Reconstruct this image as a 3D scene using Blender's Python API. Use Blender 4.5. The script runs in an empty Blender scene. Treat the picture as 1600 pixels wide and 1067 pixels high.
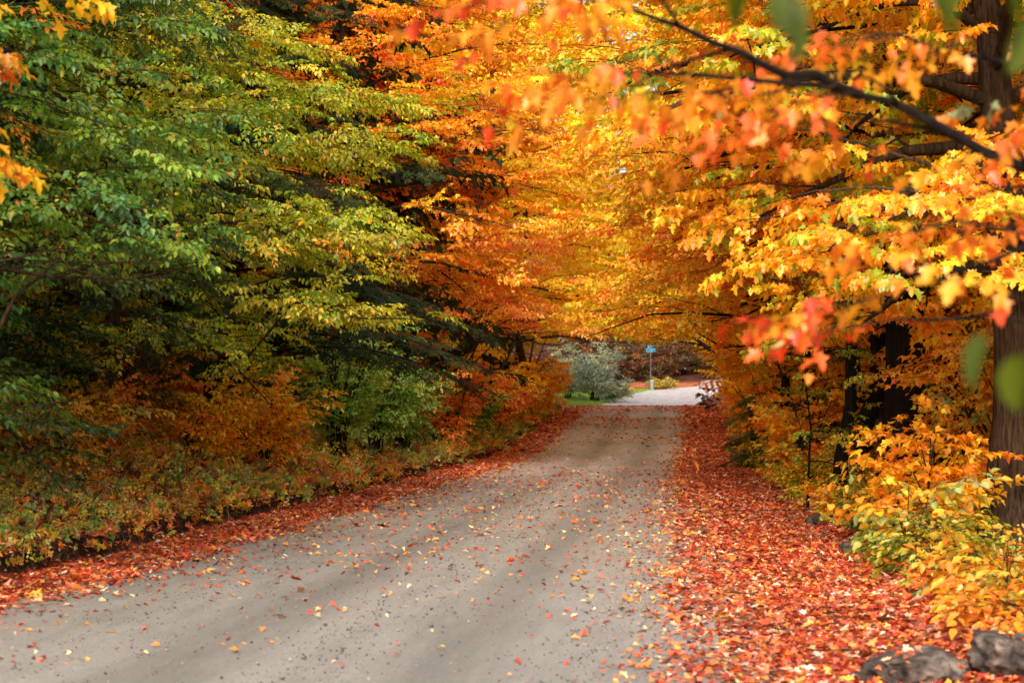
import bpy, math, numpy as np
from math import sin, cos, pi, radians as rad
sc = bpy.context.scene
COL = sc.collection

# ------------------------------------------------------------------ helpers
def lin(h):
    c = np.array([int(h[i:i + 2], 16) / 255 for i in (0, 2, 4)])
    return np.where(c <= .04045, c / 12.92, ((c + .055) / 1.055) ** 2.4)

def sstep(t):
    t = np.clip(t, 0, 1)
    return t * t * (3 - 2 * t)

_PH = np.random.default_rng(5).random((64, 3)) * 6.28
def wob(x, y, f=1., k=0):
    x = np.asarray(x, float); y = np.asarray(y, float)
    s = 0
    for i in range(6):
        a = _PH[(i + k * 6) % 64]
        g = f * (1 + .55 * i)
        s = s + np.sin(x * g * cos(a[0]) + y * g * sin(a[0]) + a[1]) / (1 + .5 * i)
    return s / 2.6

def rc(y):
    y = np.asarray(y, float)
    d = np.clip(y - 118, 0, 90)
    return -2.75 + .0028 * d * d

def prof(y):
    y = np.asarray(y, float)
    a = 1.85 * sstep((y - 62) / 56.)
    b = np.interp(y, [118, 126, 134, 150, 185, 215, 260, 400, 800], [0, .08, .42, 1.3, 2.3, 6.4, 10.5, 30, 70])
    return a + b

def ledge(y):
    return -4.1 + .16 * wob(y, 0, .55, 1) + .07 * wob(y, 3, 2.2, 2) - .25 * sstep((22 - y) / 8)

def zt(x, y):
    x = np.asarray(x, float); y = np.asarray(y, float)
    z = prof(y)
    u = x - rc(y)
    wl = 1 - sstep((y - 108) / 12)
    d = np.maximum(ledge(y) - u, 0)
    bank = .2 * sstep(d / .16) + .33 * np.minimum(d, 4) + .12 * np.maximum(d - 4, 0).clip(0, 25)
    bank = bank + .10 * wob(x, y, 1.3, 3) * sstep(d / 1.2)
    z = z + bank * wl
    e = np.maximum(u - 4.5, 0)
    z = z + (.06 * sstep(e / .5) + .12 * wob(x, y, .9, 4) * sstep(e / 1.5)) * (1 - sstep((y - 115) / 10) * .7)
    return z

class Geo:
    def __init__(s): s.V = []; s.F = []; s.C = []; s.n = 0
    def add(s, v, faces, col=None, mat=0):
        """v (n,3); faces: list of (m,k) arrays"""
        v = np.asarray(v, float).reshape(-1, 3)
        if not isinstance(faces, list): faces = [faces]
        for f in faces: s.F.append((np.asarray(f, int) + s.n, mat))
        s.V.append(v)
        if col is None: col = np.ones(3)
        s.C.append(np.broadcast_to(np.asarray(col, float), (len(v), 3)))
        s.n += len(v)
    def mesh(s, name, mats, smooth=False):
        me = bpy.data.meshes.new(name)
        V = np.concatenate(s.V); me.vertices.add(len(V)); me.vertices.foreach_set('co', V.astype(np.float32).ravel())
        li = np.concatenate([f.ravel() for f, m in s.F]).astype(np.int32)
        lt = np.concatenate([np.full(len(f), f.shape[1]) for f, m in s.F]).astype(np.int32)
        mi = np.concatenate([np.full(len(f), m) for f, m in s.F]).astype(np.int32)
        ls = np.concatenate([[0], np.cumsum(lt)[:-1]]).astype(np.int32)
        me.loops.add(len(li)); me.loops.foreach_set('vertex_index', li)
        me.polygons.add(len(lt)); me.polygons.foreach_set('loop_start', ls)
        me.polygons.foreach_set('material_index', mi)
        if smooth: me.polygons.foreach_set('use_smooth', np.ones(len(lt), bool))
        C = np.concatenate(s.C); C4 = np.concatenate([C, np.ones((len(C), 1))], 1)
        a = me.color_attributes.new('Col', 'FLOAT_COLOR', 'POINT'); a.data.foreach_set('color', C4.astype(np.float32).ravel())
        me.update(calc_edges=True)
        for m in mats: me.materials.append(m)
        return me

def link(name, me, parent=None, loc=None):
    o = bpy.data.objects.new(name, me); COL.objects.link(o)
    if parent: o.parent = parent
    if loc is not None: o.location = loc
    return o

def tag(o, label, cat, group=None):
    o['label'] = label; o['category'] = cat
    if group: o['group'] = group
    return o

def root(name, label, cat, loc, group=None, rz=0):
    o = bpy.data.objects.new(name, None); COL.objects.link(o)
    o.location = loc; o.rotation_euler = (0, 0, rz); o.empty_display_size = .2
    return tag(o, label, cat, group)

def tube(g, P, R, k=6, col=None, mat=0, cap=True, rough=0, rng=None):
    P = np.asarray(P, float); n = len(P)
    R = np.broadcast_to(np.asarray(R, float), (n,))
    T = np.gradient(P, axis=0); T /= np.linalg.norm(T, axis=1, keepdims=True) + 1e-9
    up = np.array([0, 0, 1.]) if abs(T[0, 2]) < .8 else np.array([1., 0, 0])
    A = np.cross(T, up); A /= np.linalg.norm(A, axis=1, keepdims=True) + 1e-9
    B = np.cross(T, A)
    th = np.arange(k) * 2 * pi / k
    rr = R[:, None] * np.ones(k)
    if rough: rr = rr * (1 + rough * rng.normal(size=(n, k)))
    V = P[:, None] + rr[..., None] * (np.cos(th)[None, :, None] * A[:, None] + np.sin(th)[None, :, None] * B[:, None])
    i = np.arange(n - 1)[:, None] * k; j = np.arange(k)[None]; j2 = (j + 1) % k
    F = np.stack([i + j, i + j2, i + k + j2, i + k + j], -1).reshape(-1, 4)
    g.add(V, F, col, mat)

# ------------------------------------------------------------------ materials
def newmat(name):
    m = bpy.data.materials.new(name); m.use_nodes = True
    nt = m.node_tree; nt.nodes.clear()
    out = nt.nodes.new('ShaderNodeOutputMaterial')
    def N(t, **kw):
        n = nt.nodes.new('ShaderNode' + t)
        for k, v in kw.items():
            if k.startswith('_'): setattr(n, k[1:], v)
            else: n.inputs[k.replace('__', ' ')].default_value = v
        return n
    def L(a, b): nt.links.new(a, b)
    return m, N, L, out

def ramp(N, stops):
    r = N('ValToRGB'); cr = r.color_ramp
    while len(cr.elements) < len(stops): cr.elements.new(.5)
    for e, (p, c) in zip(cr.elements, stops):
        e.position = p; e.color = (*(lin(c) if isinstance(c, str) else np.full(3, c)), 1)
    return r

def leafmat(name, trans=.5, gloss=.04, rough=.42):
    m, N, L, out = newmat(name)
    at = N('Attribute', _attribute_name='Col')
    tc = N('NewGeometry'); nz = N('TexNoise', Scale=38., Detail=2.); L(tc.outputs['Position'], nz.inputs['Vector'])
    mr = N('MapRange'); mr.inputs['To Min'].default_value = .72; mr.inputs['To Max'].default_value = 1.22; L(nz.outputs[0], mr.inputs[0])
    mx = N('MixRGB', _blend_type='MULTIPLY', Fac=1.); L(at.outputs['Color'], mx.inputs[1]); L(mr.outputs[0], mx.inputs[2])
    d = N('BsdfDiffuse'); t = N('BsdfTranslucent'); g = N('BsdfGlossy', Roughness=rough)
    hs = N('HueSaturation', Saturation=1.1, Value=1.45); L(mx.outputs[0], hs.inputs['Color'])
    L(mx.outputs[0], d.inputs[0]); L(hs.outputs[0], t.inputs[0])
    m1 = N('MixShader', Fac=trans); L(d.outputs[0], m1.inputs[1]); L(t.outputs[0], m1.inputs[2])
    m2 = N('MixShader', Fac=gloss); L(m1.outputs[0], m2.inputs[1]); L(g.outputs[0], m2.inputs[2])
    L(m2.outputs[0], out.inputs[0]); return m

def barkmat(name, c1, c2, sx=30., sz=3.):
    m, N, L, out = newmat(name)
    tc = N('TexCoord'); mp = N('Mapping'); mp.inputs['Scale'].default_value = (sx, sx, sz)
    L(tc.outputs['Object'], mp.inputs[0])
    n1 = N('TexNoise', Scale=1., Detail=5., Roughness=.65); L(mp.outputs[0], n1.inputs['Vector'])
    n2 = N('TexNoise', Scale=2.3, Detail=3.); L(tc.outputs['Object'], n2.inputs['Vector'])
    r = ramp(N, [(.33, c1), (.66, c2)]); L(n1.outputs[0], r.inputs[0])
    r2 = ramp(N, [(.3, .55), (.7, 1.25)]); L(n2.outputs[0], r2.inputs[0])
    mx = N('MixRGB', _blend_type='MULTIPLY', Fac=1.); L(r.outputs[0], mx.inputs[1]); L(r2.outputs[0], mx.inputs[2])
    b = N('Bump', Strength=1., Distance=.08); L(n1.outputs[0], b.inputs['Height'])
    p = N('BsdfPrincipled', Roughness=.9); p.inputs['Specular IOR Level'].default_value = .15
    L(mx.outputs[0], p.inputs['Base Color']); L(b.outputs[0], p.inputs['Normal']); L(p.outputs[0], out.inputs[0]); return m

def simplemat(name, c, rough=.8, spec=.3, c2=None, scale=8.):
    m, N, L, out = newmat(name)
    p = N('BsdfPrincipled', Roughness=rough); p.inputs['Specular IOR Level'].default_value = spec
    tc = N('TexCoord'); n1 = N('TexNoise', Scale=scale, Detail=4.); L(tc.outputs['Object'], n1.inputs['Vector'])
    r = ramp(N, [(.3, c), (.7, c2 or c)]); L(n1.outputs[0], r.inputs[0]); L(r.outputs[0], p.inputs['Base Color'])
    L(p.outputs[0], out.inputs[0]); return m

M_LEAF = leafmat('leaf')
M_LITTER = leafmat('fallen_leaf', .12, .04, .5)
M_NEEDLE = leafmat('needle', .15, .03)
M_TWIG = simplemat('twig', '2a1c14', .9, .1, '43301f')
M_BARK = barkmat('bark_brown', '1c130d', '5c4936')
M_BARKD = barkmat('bark_dark', '0d0907', '2c2119')
M_BARKG = barkmat('bark_grey', '3a332c', '857a6c', 14., 5.)

# ------------------------------------------------------------------ leaf shapes (x along the leaf, y across, length 1)
def _shape(half, z):
    """half outline from base to tip (incl. both), mirrored; two polygons folded on the midrib"""
    k = len(half)
    V = [(x, y, z * abs(y) - .25 * x * x) for x, y in half] + [(x, -y, z * abs(y) - .25 * x * x) for x, y in half[1:-1]]
    F1 = list(range(k))
    F2 = [0] + [k - 1] + [k + i for i in range(k - 2)][::-1]
    return np.array(V), np.array([F1, F2])
SH = {
    'ovate': _shape([(0, 0), (.22, .2), (.52, .27), (1, 0)], .35),
    'round': _shape([(0, 0), (.08, .27), (.42, .42), (.8, .26), (1, 0)], .3),
    'maple': _shape([(0, 0), (-.05, .28), (.2, .27), (.38, .58), (.5, .2), (.72, .24), (1, 0)], .25),
    'lobed': _shape([(0, 0), (.1, .34), (.42, .5), (.5, .2), (1, 0)], .25),
    'quad': (np.array([(0, 0, 0), (.45, .3, .1), (1, 0, -.2), (.5, -.3, .1)]), np.array([[0, 1, 2, 3]])),
    'needle': (np.array([(0, .09, 0), (1, .05, -.12), (1, -.05, -.12), (0, -.09, 0)]), np.array([[0, 1, 2, 3]])),
}

def rotm(yaw, pitch, roll):
    yaw, pitch, roll = np.broadcast_arrays(yaw, pitch, roll)
    cy, sy, cp, sp, cr, sr = np.cos(yaw), np.sin(yaw), np.cos(pitch), np.sin(pitch), np.cos(roll), np.sin(roll)
    X = np.stack([cy * cp, sy * cp, sp], -1)
    Y0 = np.stack([-sy, cy, 0 * cy], -1); Z0 = np.cross(X, Y0)
    Y = Y0 * cr[..., None] + Z0 * sr[..., None]; Z = np.cross(X, Y)
    return np.stack([X, Y, Z], -1)       # columns

def make_spray(seed, L, ntw, tl, nl, ls, droop=.35, flat=1., tw=.0035):
    r = np.random.default_rng(seed)
    pos, R, S = [], [], []
    g = Geo()
    def line(p0, yaw, pitch, ln, n, rad0, first=.25):
        ts = np.linspace(0, 1, 3)
        d = rotm(yaw, pitch, 0)[:, 0]
        P = p0 + ts[:, None] * ln * d + np.array([0, 0, -1]) * (ts[:, None] ** 2) * ln * .15
        tube(g, P, np.linspace(rad0, rad0 * .4, 3), 3)
        for i in range(n):
            t = first + (1 - first) * (i + .5 * r.random()) / max(n - .5, 1)
            t = min(t, 1)
            q = p0 + t * ln * d + np.array([0, 0, -1]) * t * t * ln * .15
            s = 1 if i % 2 else -1
            last = i == n - 1
            ya = yaw + (0 if last else s * r.uniform(.5, 1.15))
            pos.append(q); R.append(rotm(ya, -droop + r.normal() * .3 * flat, r.normal() * .38 * flat)); S.append(ls * r.uniform(.65, 1.15))
        return P
    line(np.zeros(3), 0, .05, L, max(3, nl), tw * 1.4, .5)
    for i in range(ntw):
        t = .12 + .78 * (i + r.random() * .6) / ntw
        s = 1 if i % 2 else -1
        ln = tl * (1.15 - .6 * t) * r.uniform(.75, 1.2)
        line(np.array([t * L, 0, .05 * t * L - .15 * L * t * t]), s * r.uniform(.6, 1.0), r.normal() * .14 * flat, ln, nl, tw)
    V = np.concatenate(g.V); F = np.concatenate([f for f, m in g.F])
    return dict(pos=np.array(pos), R=np.array(R), S=np.array(S), V=V, F=F)

def sprayset(seed, n=5, **k): return [make_spray(seed + i, **k) for i in range(n)]
SPR = {
    'beech': sprayset(10, L=.85, ntw=8, tl=.42, nl=7, ls=.085, droop=.3),
    'maple': sprayset(30, L=.75, ntw=6, tl=.36, nl=6, ls=.105, droop=.55, flat=1.2),
    'sparse': sprayset(40, n=6, L=.8, ntw=3, tl=.4, nl=4, ls=.105, droop=.6, flat=1.4, tw=.003),
    'mid': sprayset(50, L=1.1, ntw=8, tl=.55, nl=6, ls=.13, droop=.4, tw=.005),
    'far': sprayset(70, L=1.6, ntw=7, tl=.8, nl=5, ls=.2, droop=.4, tw=.006),
    'back': sprayset(80, L=2.2, ntw=6, tl=1.2, nl=5, ls=.34, droop=.45, tw=.008),
    'bush': sprayset(90, L=.4, ntw=5, tl=.22, nl=5, ls=.07, droop=.3, flat=1.3, tw=.002),
    'broad': sprayset(100, L=.5, ntw=4, tl=.28, nl=4, ls=.15, droop=.25, flat=.9, tw=.003),
    'weed': sprayset(110, L=.25, ntw=4, tl=.13, nl=4, ls=.055, droop=.2, flat=1.5, tw=.002),
    'hemlock': sprayset(120, L=1.0, ntw=14, tl=.42, nl=12, ls=.085, droop=.12, flat=.5, tw=.004),
}

def pick_cols(rng, pal, m, nleaf, noise=None, jit=.16):
    """pal: list of (hex, weight). returns (m,nleaf,3)"""
    cols = np.array([lin(c) for c, w in pal]); w = np.array([w for c, w in pal], float); w /= w.sum()
    cw = np.cumsum(w)
    a = rng.random(m) if noise is None else noise
    idx = np.searchsorted(cw, np.clip(a, 0, .9999))
    li = np.broadcast_to(idx[:, None], (m, nleaf)).copy()
    sw = rng.random((m, nleaf)) < .3
    li[sw] = rng.choice(len(cols), sw.sum(), p=w)
    C = cols[np.clip(li, 0, len(cols) - 1)]
    br = np.exp(rng.normal(size=(m, 1, 1)) * jit * .8 + rng.normal(size=(m, nleaf, 1)) * jit)
    C = 1.12 * C * br * np.exp(rng.normal(size=(m, nleaf, 3)) * .06)
    return np.clip(C, 0, .93)

def place(g, rng, kind, shape, O, D, pal, scale=1., roll=.25, ls=1., noise=None, twigs=True, twigmat=1):
    """sprays at O (m,3) pointing along D (m,3)"""
    O = np.asarray(O, float); D = np.asarray(D, float)
    D = D / (np.linalg.norm(D, axis=1, keepdims=True) + 1e-9)
    m = len(O)
    yaw = np.arctan2(D[:, 1], D[:, 0]); pitch = np.arcsin(np.clip(D[:, 2], -1, 1))
    Mx = rotm(yaw, pitch, rng.normal(size=m) * roll)
    sc_ = scale * rng.uniform(.75, 1.2, m)
    T = SPR[kind]; lv, lf = SH[shape]
    which = rng.integers(0, len(T), m)
    if noise is None: noise = rng.random(m)
    for ti, t in enumerate(T):
        s = np.where(which == ti)[0]
        if not len(s): continue
        n = len(t['pos'])
        P = O[s, None] + sc_[s, None, None] * np.einsum('mij,nj->mni', Mx[s], t['pos'])
        LR = np.einsum('mij,njk->mnik', Mx[s], t['R'])
        V = P[:, :, None] + (t['S'][None, :, None, None] * ls) * np.einsum('mnij,vj->mnvi', LR, lv)
        k = len(lv); tot = len(s) * n
        C = np.repeat(pick_cols(rng, pal, len(s), n, noise[s]).reshape(-1, 3), k, 0)
        base = (np.arange(tot) * k)[:, None, None]
        g.add(V.reshape(-1, 3), (lf[None] + base).reshape(-1, lf.shape[1]), C, 0)
        if twigs:
            V = O[s, None] + sc_[s, None, None] * np.einsum('mij,nj->mni', Mx[s], t['V'])
            kk = len(t['V'])
            g.add(V.reshape(-1, 3), (t['F'][None] + (np.arange(len(s)) * kk)[:, None, None]).reshape(-1, 4), None, twigmat)

def curve(p0, az, el0, el1, ln, n, rng, wig=.12):
    P = [np.array(p0, float)]
    a = az
    for i in range(n - 1):
        t = i / (n - 2 + 1e-9); el = el0 + (el1 - el0) * t + rng.normal() * wig * .7
        a += rng.normal() * wig
        P.append(P[-1] + ln / (n - 1) * np.array([cos(a) * cos(el), sin(a) * cos(el), sin(el)]))
    return np.array(P)

def along(P, t):
    f = t * (len(P) - 1); i = min(int(f), len(P) - 2); u = f - i
    return P[i] * (1 - u) + P[i + 1] * u, P[i + 1] - P[i]

def clearance(X, Y, lo=2.9):
    """height the boughs keep above the carriageway (traffic and wind prune them)"""
    u = X - rc(Y)
    lo = lo + .9 * sstep((np.asarray(Y) - 30) / 35)
    return lo * (1 - sstep((np.abs(u) - 3.4) / 1.3))

def lift(Q, off):
    W = Q + off
    need = zt(W[:, 0], W[:, 1]) + clearance(W[:, 0], W[:, 1]) - W[:, 2]
    Q = Q.copy(); Q[:, 2] += np.maximum(need, 0) * (1 + .7 * abs(sin(Q[0, 2] * 37.)))
    return Q

def dress_limb(gt, rng, P, r0, nsub, sublen, nspr, O, D, s0=.22, droop=-.12, k=5):
    """limb tube, side branches, spray origins"""
    n = len(P); tube(gt, P, r0 * (1 - .85 * np.linspace(0, 1, n)), k)
    for j in range(nsub):
        s = s0 + (1 - s0) * (j + rng.random() * .7) / nsub
        q, d = along(P, min(s, .98)); az = math.atan2(d[1], d[0]) + (1 if j % 2 else -1) * rng.uniform(.5, 1.15)
        L = sublen * (1.2 - .75 * s) * rng.uniform(.7, 1.25)
        el = rng.normal() * .16 + .12
        Q = curve(q, az, el, el + droop * 2, L, 4, rng)
        tube(gt, Q, np.linspace(r0 * .32 * (1.1 - s) + .004, .004, 4), 3)
        for m in range(nspr):
            t = (m + 1) / nspr
            o, dd = along(Q, t * .98)
            a2 = math.atan2(dd[1], dd[0]) + (0 if m == nspr - 1 else (1 if m % 2 else -1) * rng.uniform(.4, .95))
            O.append(o); D.append((cos(a2), sin(a2), rng.normal() * .13 + droop))
    q, d = along(P, 1.)
    for m in (-.3, .3):
        a2 = math.atan2(d[1], d[0]) + m; O.append(q); D.append((cos(a2), sin(a2), droop))

def tree(name, label, X, Y, H, tr, R, cb, pal, kind='mid', shape='ovate', nl=26, nsub=5, nspr=3, bias=None, bs=.5,
         seed=0, lean=(0, 0), bark=None, group='autumn trees lining the road', scale=1., ls=1., cat='tree', zmax=.97, build=True,
         el=(0.05, .95), roll=.25, cfun=None):
    rng = np.random.default_rng(seed + 1000)
    gt = Geo(); gc = Geo()
    z0 = float(zt(X, Y))
    ts = np.linspace(0, 1, 12)
    P = np.stack([lean[0] * ts ** 1.2 + np.cumsum(rng.normal(size=12) * .055 * H / 12 * 2), lean[1] * ts + np.cumsum(rng.normal(size=12) * .02 * H / 12 * 2), ts * H * .97 - .15], 1)
    P[:2, :2] = P[0, :2] * 0
    flare = 1 + .45 * np.exp(-ts * H / .35)
    tube(gt, P, tr * (1 - .88 * ts) * flare, 14 if tr > .1 else 7, rough=.035, rng=rng)
    O, D = [], []
    for i in range(nl):
        t = cb + (zmax - cb) * (i + rng.random()) / nl
        f = (t - cb) / (1 - cb)
        az = i * 2.399 + rng.normal() * .3
        ln = R * (math.sqrt(max(.04, 1 - (f * .95) ** 2)) if f > .25 else .75 + f) * rng.uniform(.7, 1.1)
        if bias is not None: ln *= 1 + bs * cos(az - bias)
        q, _ = along(P, t)
        e0 = el[0] + (el[1] - el[0]) * f + rng.normal() * .12
        Lb = lift(curve(q, az, e0, e0 - .55, ln, 7, rng), np.array([X, Y, z0]))
        dress_limb(gt, rng, Lb, max(.012, tr * .32 * (1.1 - f)), nsub, .42 * ln + .3, nspr, O, D)
    O.append(P[-1]); D.append((.3, .3, .9))
    O = np.array(O); D = np.array(D)
    W = O + D * .5 + np.array([X, Y, z0]); kp = W[:, 2] > zt(W[:, 0], W[:, 1]) + clearance(W[:, 0], W[:, 1]) + .25 + .3 * ((W[:, 1] > 60) & (W[:, 1] < 88))
    O = O[kp]; D = D[kp]
    ns = .5 + .33 * wob(O[:, 0] + X * 3, O[:, 1] + O[:, 2] * 1.7 + Y, .9, seed % 9) + rng.normal(size=len(O)) * .16
    if cfun is not None: ns = cfun(O, ns)
    place(gc, rng, kind, shape, O, D, pal, scale, roll, ls, noise=np.clip(ns, 0, .999), twigs=Y < 60)
    rt = root(name, label, cat, (X, Y, z0), group)
    link('trunk', gt.mesh('trunk', [bark or M_BARK], True), rt)
    link('crown', gc.mesh('crown', [M_LEAF, M_TWIG]), rt)
    return rt

def conifer(label, X, Y, H, tr, R, cb, seed=0, nl=60, lean=(0, 0), pal=None, group='dark hemlocks beside the road', scale=1., bias=None, bs=.0):
    rng = np.random.default_rng(seed + 2000)
    gt = Geo(); gc = Geo(); z0 = float(zt(X, Y)); ts = np.linspace(0, 1, 12)
    P = np.stack([lean[0] * ts, lean[1] * ts, ts * H - .15], 1)
    tube(gt, P, tr * (1 - .92 * ts), 12, rough=.03, rng=rng)
    O, D = [], []
    for i in range(nl):
        t = cb + (.98 - cb) * (i + rng.random()) / nl; f = (t - cb) / (1 - cb)
        az = i * 2.399 + rng.normal() * .25; ln = (R * (1 - f) ** .8 + .25) * rng.uniform(.7, 1.1)
        if bias is not None: ln *= 1 + bs * cos(az - bias)
        q, _ = along(P, t)
        Lb = curve(q, az, .15, -.35, ln, 6, rng, .07)
        tube(gt, Lb, np.linspace(.03 * (1.2 - f), .006, 6), 4)
        n = max(2, int(ln / .32))
        for j in range(n):
            s = .2 + .8 * (j + .5) / n
            o, d = along(Lb, s); a2 = math.atan2(d[1], d[0]) + (1 if j % 2 else -1) * rng.uniform(.5, 1.)
            O.append(o); D.append((cos(a2), sin(a2), -.28 + rng.normal() * .12))
        O.append(Lb[-1]); D.append(Lb[-1] - Lb[-2])
    pal = pal or [('1b2a12', 4), ('2a3a18', 4), ('3b4a1e', 2), ('141f10', 3)]
    place(gc, rng, 'hemlock', 'needle', O, D, pal, scale, .2, 1.3 * scale, twigs=True)
    rt = root('hemlock_tree', label, 'tree', (X, Y, z0), group)
    link('trunk', gt.mesh('trunk', [M_BARKD], True), rt)
    link('crown', gc.mesh('crown', [M_NEEDLE, M_TWIG]), rt)
    return rt

def bush(name, label, X, Y, H, R, pal, kind='bush', shape='ovate', nst=9, nspr=5, seed=0, group='shrubs on the verge', ls=1., scale=1., cat='shrub', z=None, lo=.25, up=.5, mat=None):
    rng = np.random.default_rng(seed + 3000)
    gt = Geo(); gc = Geo(); z0 = float(zt(X, Y)) if z is None else z
    O, D = [], []
    for i in range(nst):
        az = i * 2.399 + rng.normal() * .3
        hh = H * rng.uniform(.55, 1.); rr = R * rng.uniform(.1, .85); e = math.atan2(hh, rr); ln = math.hypot(hh, rr)
        r0 = .004 + .006 * H
        Q = curve((rng.normal() * .08 * R, rng.normal() * .08 * R, -.05), az, e + .2, e - .45, ln, 6, rng, .1)
        tube(gt, Q, np.linspace(r0, r0 * .3, 6), 4)
        for j in range(nspr):
            s = lo + (1 - lo) * (j + rng.random()) / nspr
            o, d = along(Q, min(s, .99)); a2 = math.atan2(d[1], d[0]) + rng.normal() * 1.0
            O.append(o); D.append((cos(a2), sin(a2), rng.normal() * .25 + .1))
    O = np.array(O); O[:, 2] = np.maximum(O[:, 2], .03)
    place(gc, rng, kind, shape, O, D, pal, scale, .35, ls)
    rt = root(name, label, cat, (X, Y, z0), group)
    link('stem', gt.mesh('stem', [M_TWIG]), rt)
    link('foliage', gc.mesh('foliage', [mat or M_LEAF, M_TWIG]), rt)
    return rt

# ------------------------------------------------------------------ world, sun, camera
w = bpy.data.worlds.new('World'); sc.world = w; w.use_nodes = True
nt = w.node_tree; bg = nt.nodes['Background']
sky = nt.nodes.new('ShaderNodeTexSky'); sky.sky_type = 'NISHITA'; sky.sun_disc = False
SUN_EL, SUN_AZ = rad(31), rad(184)           # azimuth clockwise from +Y : behind the camera, to its left
sky.sun_elevation = SUN_EL; sky.sun_rotation = SUN_AZ; sky.air_density = 1.; sky.dust_density = 4.; sky.ozone_density = .6
nt.links.new(sky.outputs[0], bg.inputs[0]); bg.inputs[1].default_value = .28
sd = bpy.data.lights.new('sun', 'SUN'); sd.energy = 4.8; sd.angle = rad(22.); sd.color = (1, .93, .82)
so = bpy.data.objects.new('sun', sd); COL.objects.link(so)
dv = np.array([sin(SUN_AZ) * cos(SUN_EL), cos(SUN_AZ) * cos(SUN_EL), sin(SUN_EL)])
import mathutils
so.rotation_euler = mathutils.Vector(dv).to_track_quat('Z', 'Y').to_euler()
so.location = (-30, -30, 40)
cd = bpy.data.cameras.new('camera'); cam = bpy.data.objects.new('camera', cd); COL.objects.link(cam)
cd.sensor_width = 36; cd.lens = 70; cd.clip_end = 3000; cd.clip_start = .05
cam.location = (0, 0, 1.7); cam.rotation_euler = (rad(90 + 1.96), 0, rad(5.05))
cd.dof.use_dof = True; cd.dof.focus_distance = 34; cd.dof.aperture_fstop = 3.
sc.camera = cam
sc.view_settings.view_transform = 'Standard'; sc.view_settings.look = 'None'; sc.view_settings.exposure = 0
sc.cycles.max_bounces = 6; sc.cycles.diffuse_bounces = 4; sc.cycles.transmission_bounces = 4; sc.cycles.glossy_bounces = 2
sc.cycles.caustics_reflective = False; sc.cycles.caustics_refractive = False

# ------------------------------------------------------------------ ground and road
def grid(xs, ys, zf):
    Xg, Yg = np.meshgrid(xs, ys); Z = zf(Xg, Yg)
    V = np.stack([Xg, Yg, Z], -1).reshape(-1, 3); nx = len(xs)
    i = np.arange(len(ys) - 1)[:, None] * nx; j = np.arange(nx - 1)[None]
    F = np.stack([i + j, i + j + 1, i + nx + j + 1, i + nx + j], -1).reshape(-1, 4)
    return V, F

xs = np.concatenate([[-600, -300, -150, -90], np.arange(-60, -12, 2.), np.arange(-12, -8, .35), np.arange(-8, -5.4, .07), np.arange(-5.4, 0, .4),
                     np.arange(0, 5, .16), np.arange(5, 14, .6), np.arange(14, 60, 3.), [90, 150, 300, 600]])
ys = np.concatenate([np.arange(-30, 8, 1.5), np.arange(8, 30, .12), np.arange(30, 60, .25), np.arange(60, 125, .5), np.arange(125, 200, 1.2), np.arange(200, 320, 6), [360, 450, 600, 900]])
def zg(x, y):
    u = np.asarray(x) - rc(y)
    ins = 1 - sstep((np.abs(u) - 2.5) / .25)
    ins = ins * (1 - sstep((y - 168) / 6))
    return zt(x, y) - .05 * ins
V, F = grid(xs, ys, zg)
u = V[:, 0] - rc(V[:, 1]); yy = V[:, 1]
d = ledge(yy) - u
C = np.broadcast_to(lin('6b3a22'), (len(V), 3)).copy()
soil = lin('2b211b')
cut = np.exp(-((d - .08) / .12) ** 2) * (yy < 112)
C = C * (1 - cut[:, None]) + soil * cut[:, None]
grv = (np.abs(u) < 3.25) & (yy < 124); C[grv] = lin('857a6e')
sh = (sstep((u - 3.0) / .7) * (1 - sstep((u - 4.6) / .5)) + sstep((-u - 3.1) / .4) * (d < 0)) * (yy < 124)
C = C * (1 - sh[:, None] * .9) + lin('a8482a') * sh[:, None] * .9
lawn = sstep((yy - 119) / 4) * (u < -2.2) * (V[:, 0] > -16) * (yy < 156)
C = C * (1 - lawn[:, None]) + lin('93a848') * lawn[:, None]
far = sstep((yy - 158) / 6) * (yy < 186)
C = C * (1 - far[:, None]) + lin('a4603c') * far[:, None]
hl = sstep((yy - 184) / 4)[:, None]
C = C * (1 - hl) + lin('4c3022') * hl
g = Geo(); g.add(V, F, C)
m, N, L, out = newmat('forest_floor')
at = N('Attribute', _attribute_name='Col'); ge = N('NewGeometry')
v = N('TexVoronoi', Scale=16.); L(ge.outputs['Position'], v.inputs['Vector'])
r = ramp(N, [(.1, .35), (.45, .9), (.7, 1.5), (.95, 2.1)])
bw = N('RGBToBW'); L(v.outputs['Color'], bw.inputs[0]); L(bw.outputs[0], r.inputs[0])
n1 = N('TexNoise', Scale=1.1, Detail=5.); L(ge.outputs['Position'], n1.inputs['Vector']); r2 = ramp(N, [(.3, .6), (.7, 1.3)]); L(n1.outputs[0], r2.inputs[0])
a = N('MixRGB', _blend_type='MULTIPLY', Fac=1.); L(at.outputs['Color'], a.inputs[1]); L(r.outputs[0], a.inputs[2])
b = N('MixRGB', _blend_type='MULTIPLY', Fac=1.); L(a.outputs[0], b.inputs[1]); L(r2.outputs[0], b.inputs[2])
bp = N('Bump', Strength=.6, Distance=.03); L(v.outputs['Distance'], bp.inputs['Height'])
p = N('BsdfPrincipled', Roughness=.9); p.inputs['Specular IOR Level'].default_value = .1
L(b.outputs[0], p.inputs['Base Color']); L(bp.outputs[0], p.inputs['Normal']); L(p.outputs[0], out.inputs[0])
o = link('ground', g.mesh('ground', [m], True)); o['kind'] = 'structure'

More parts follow.
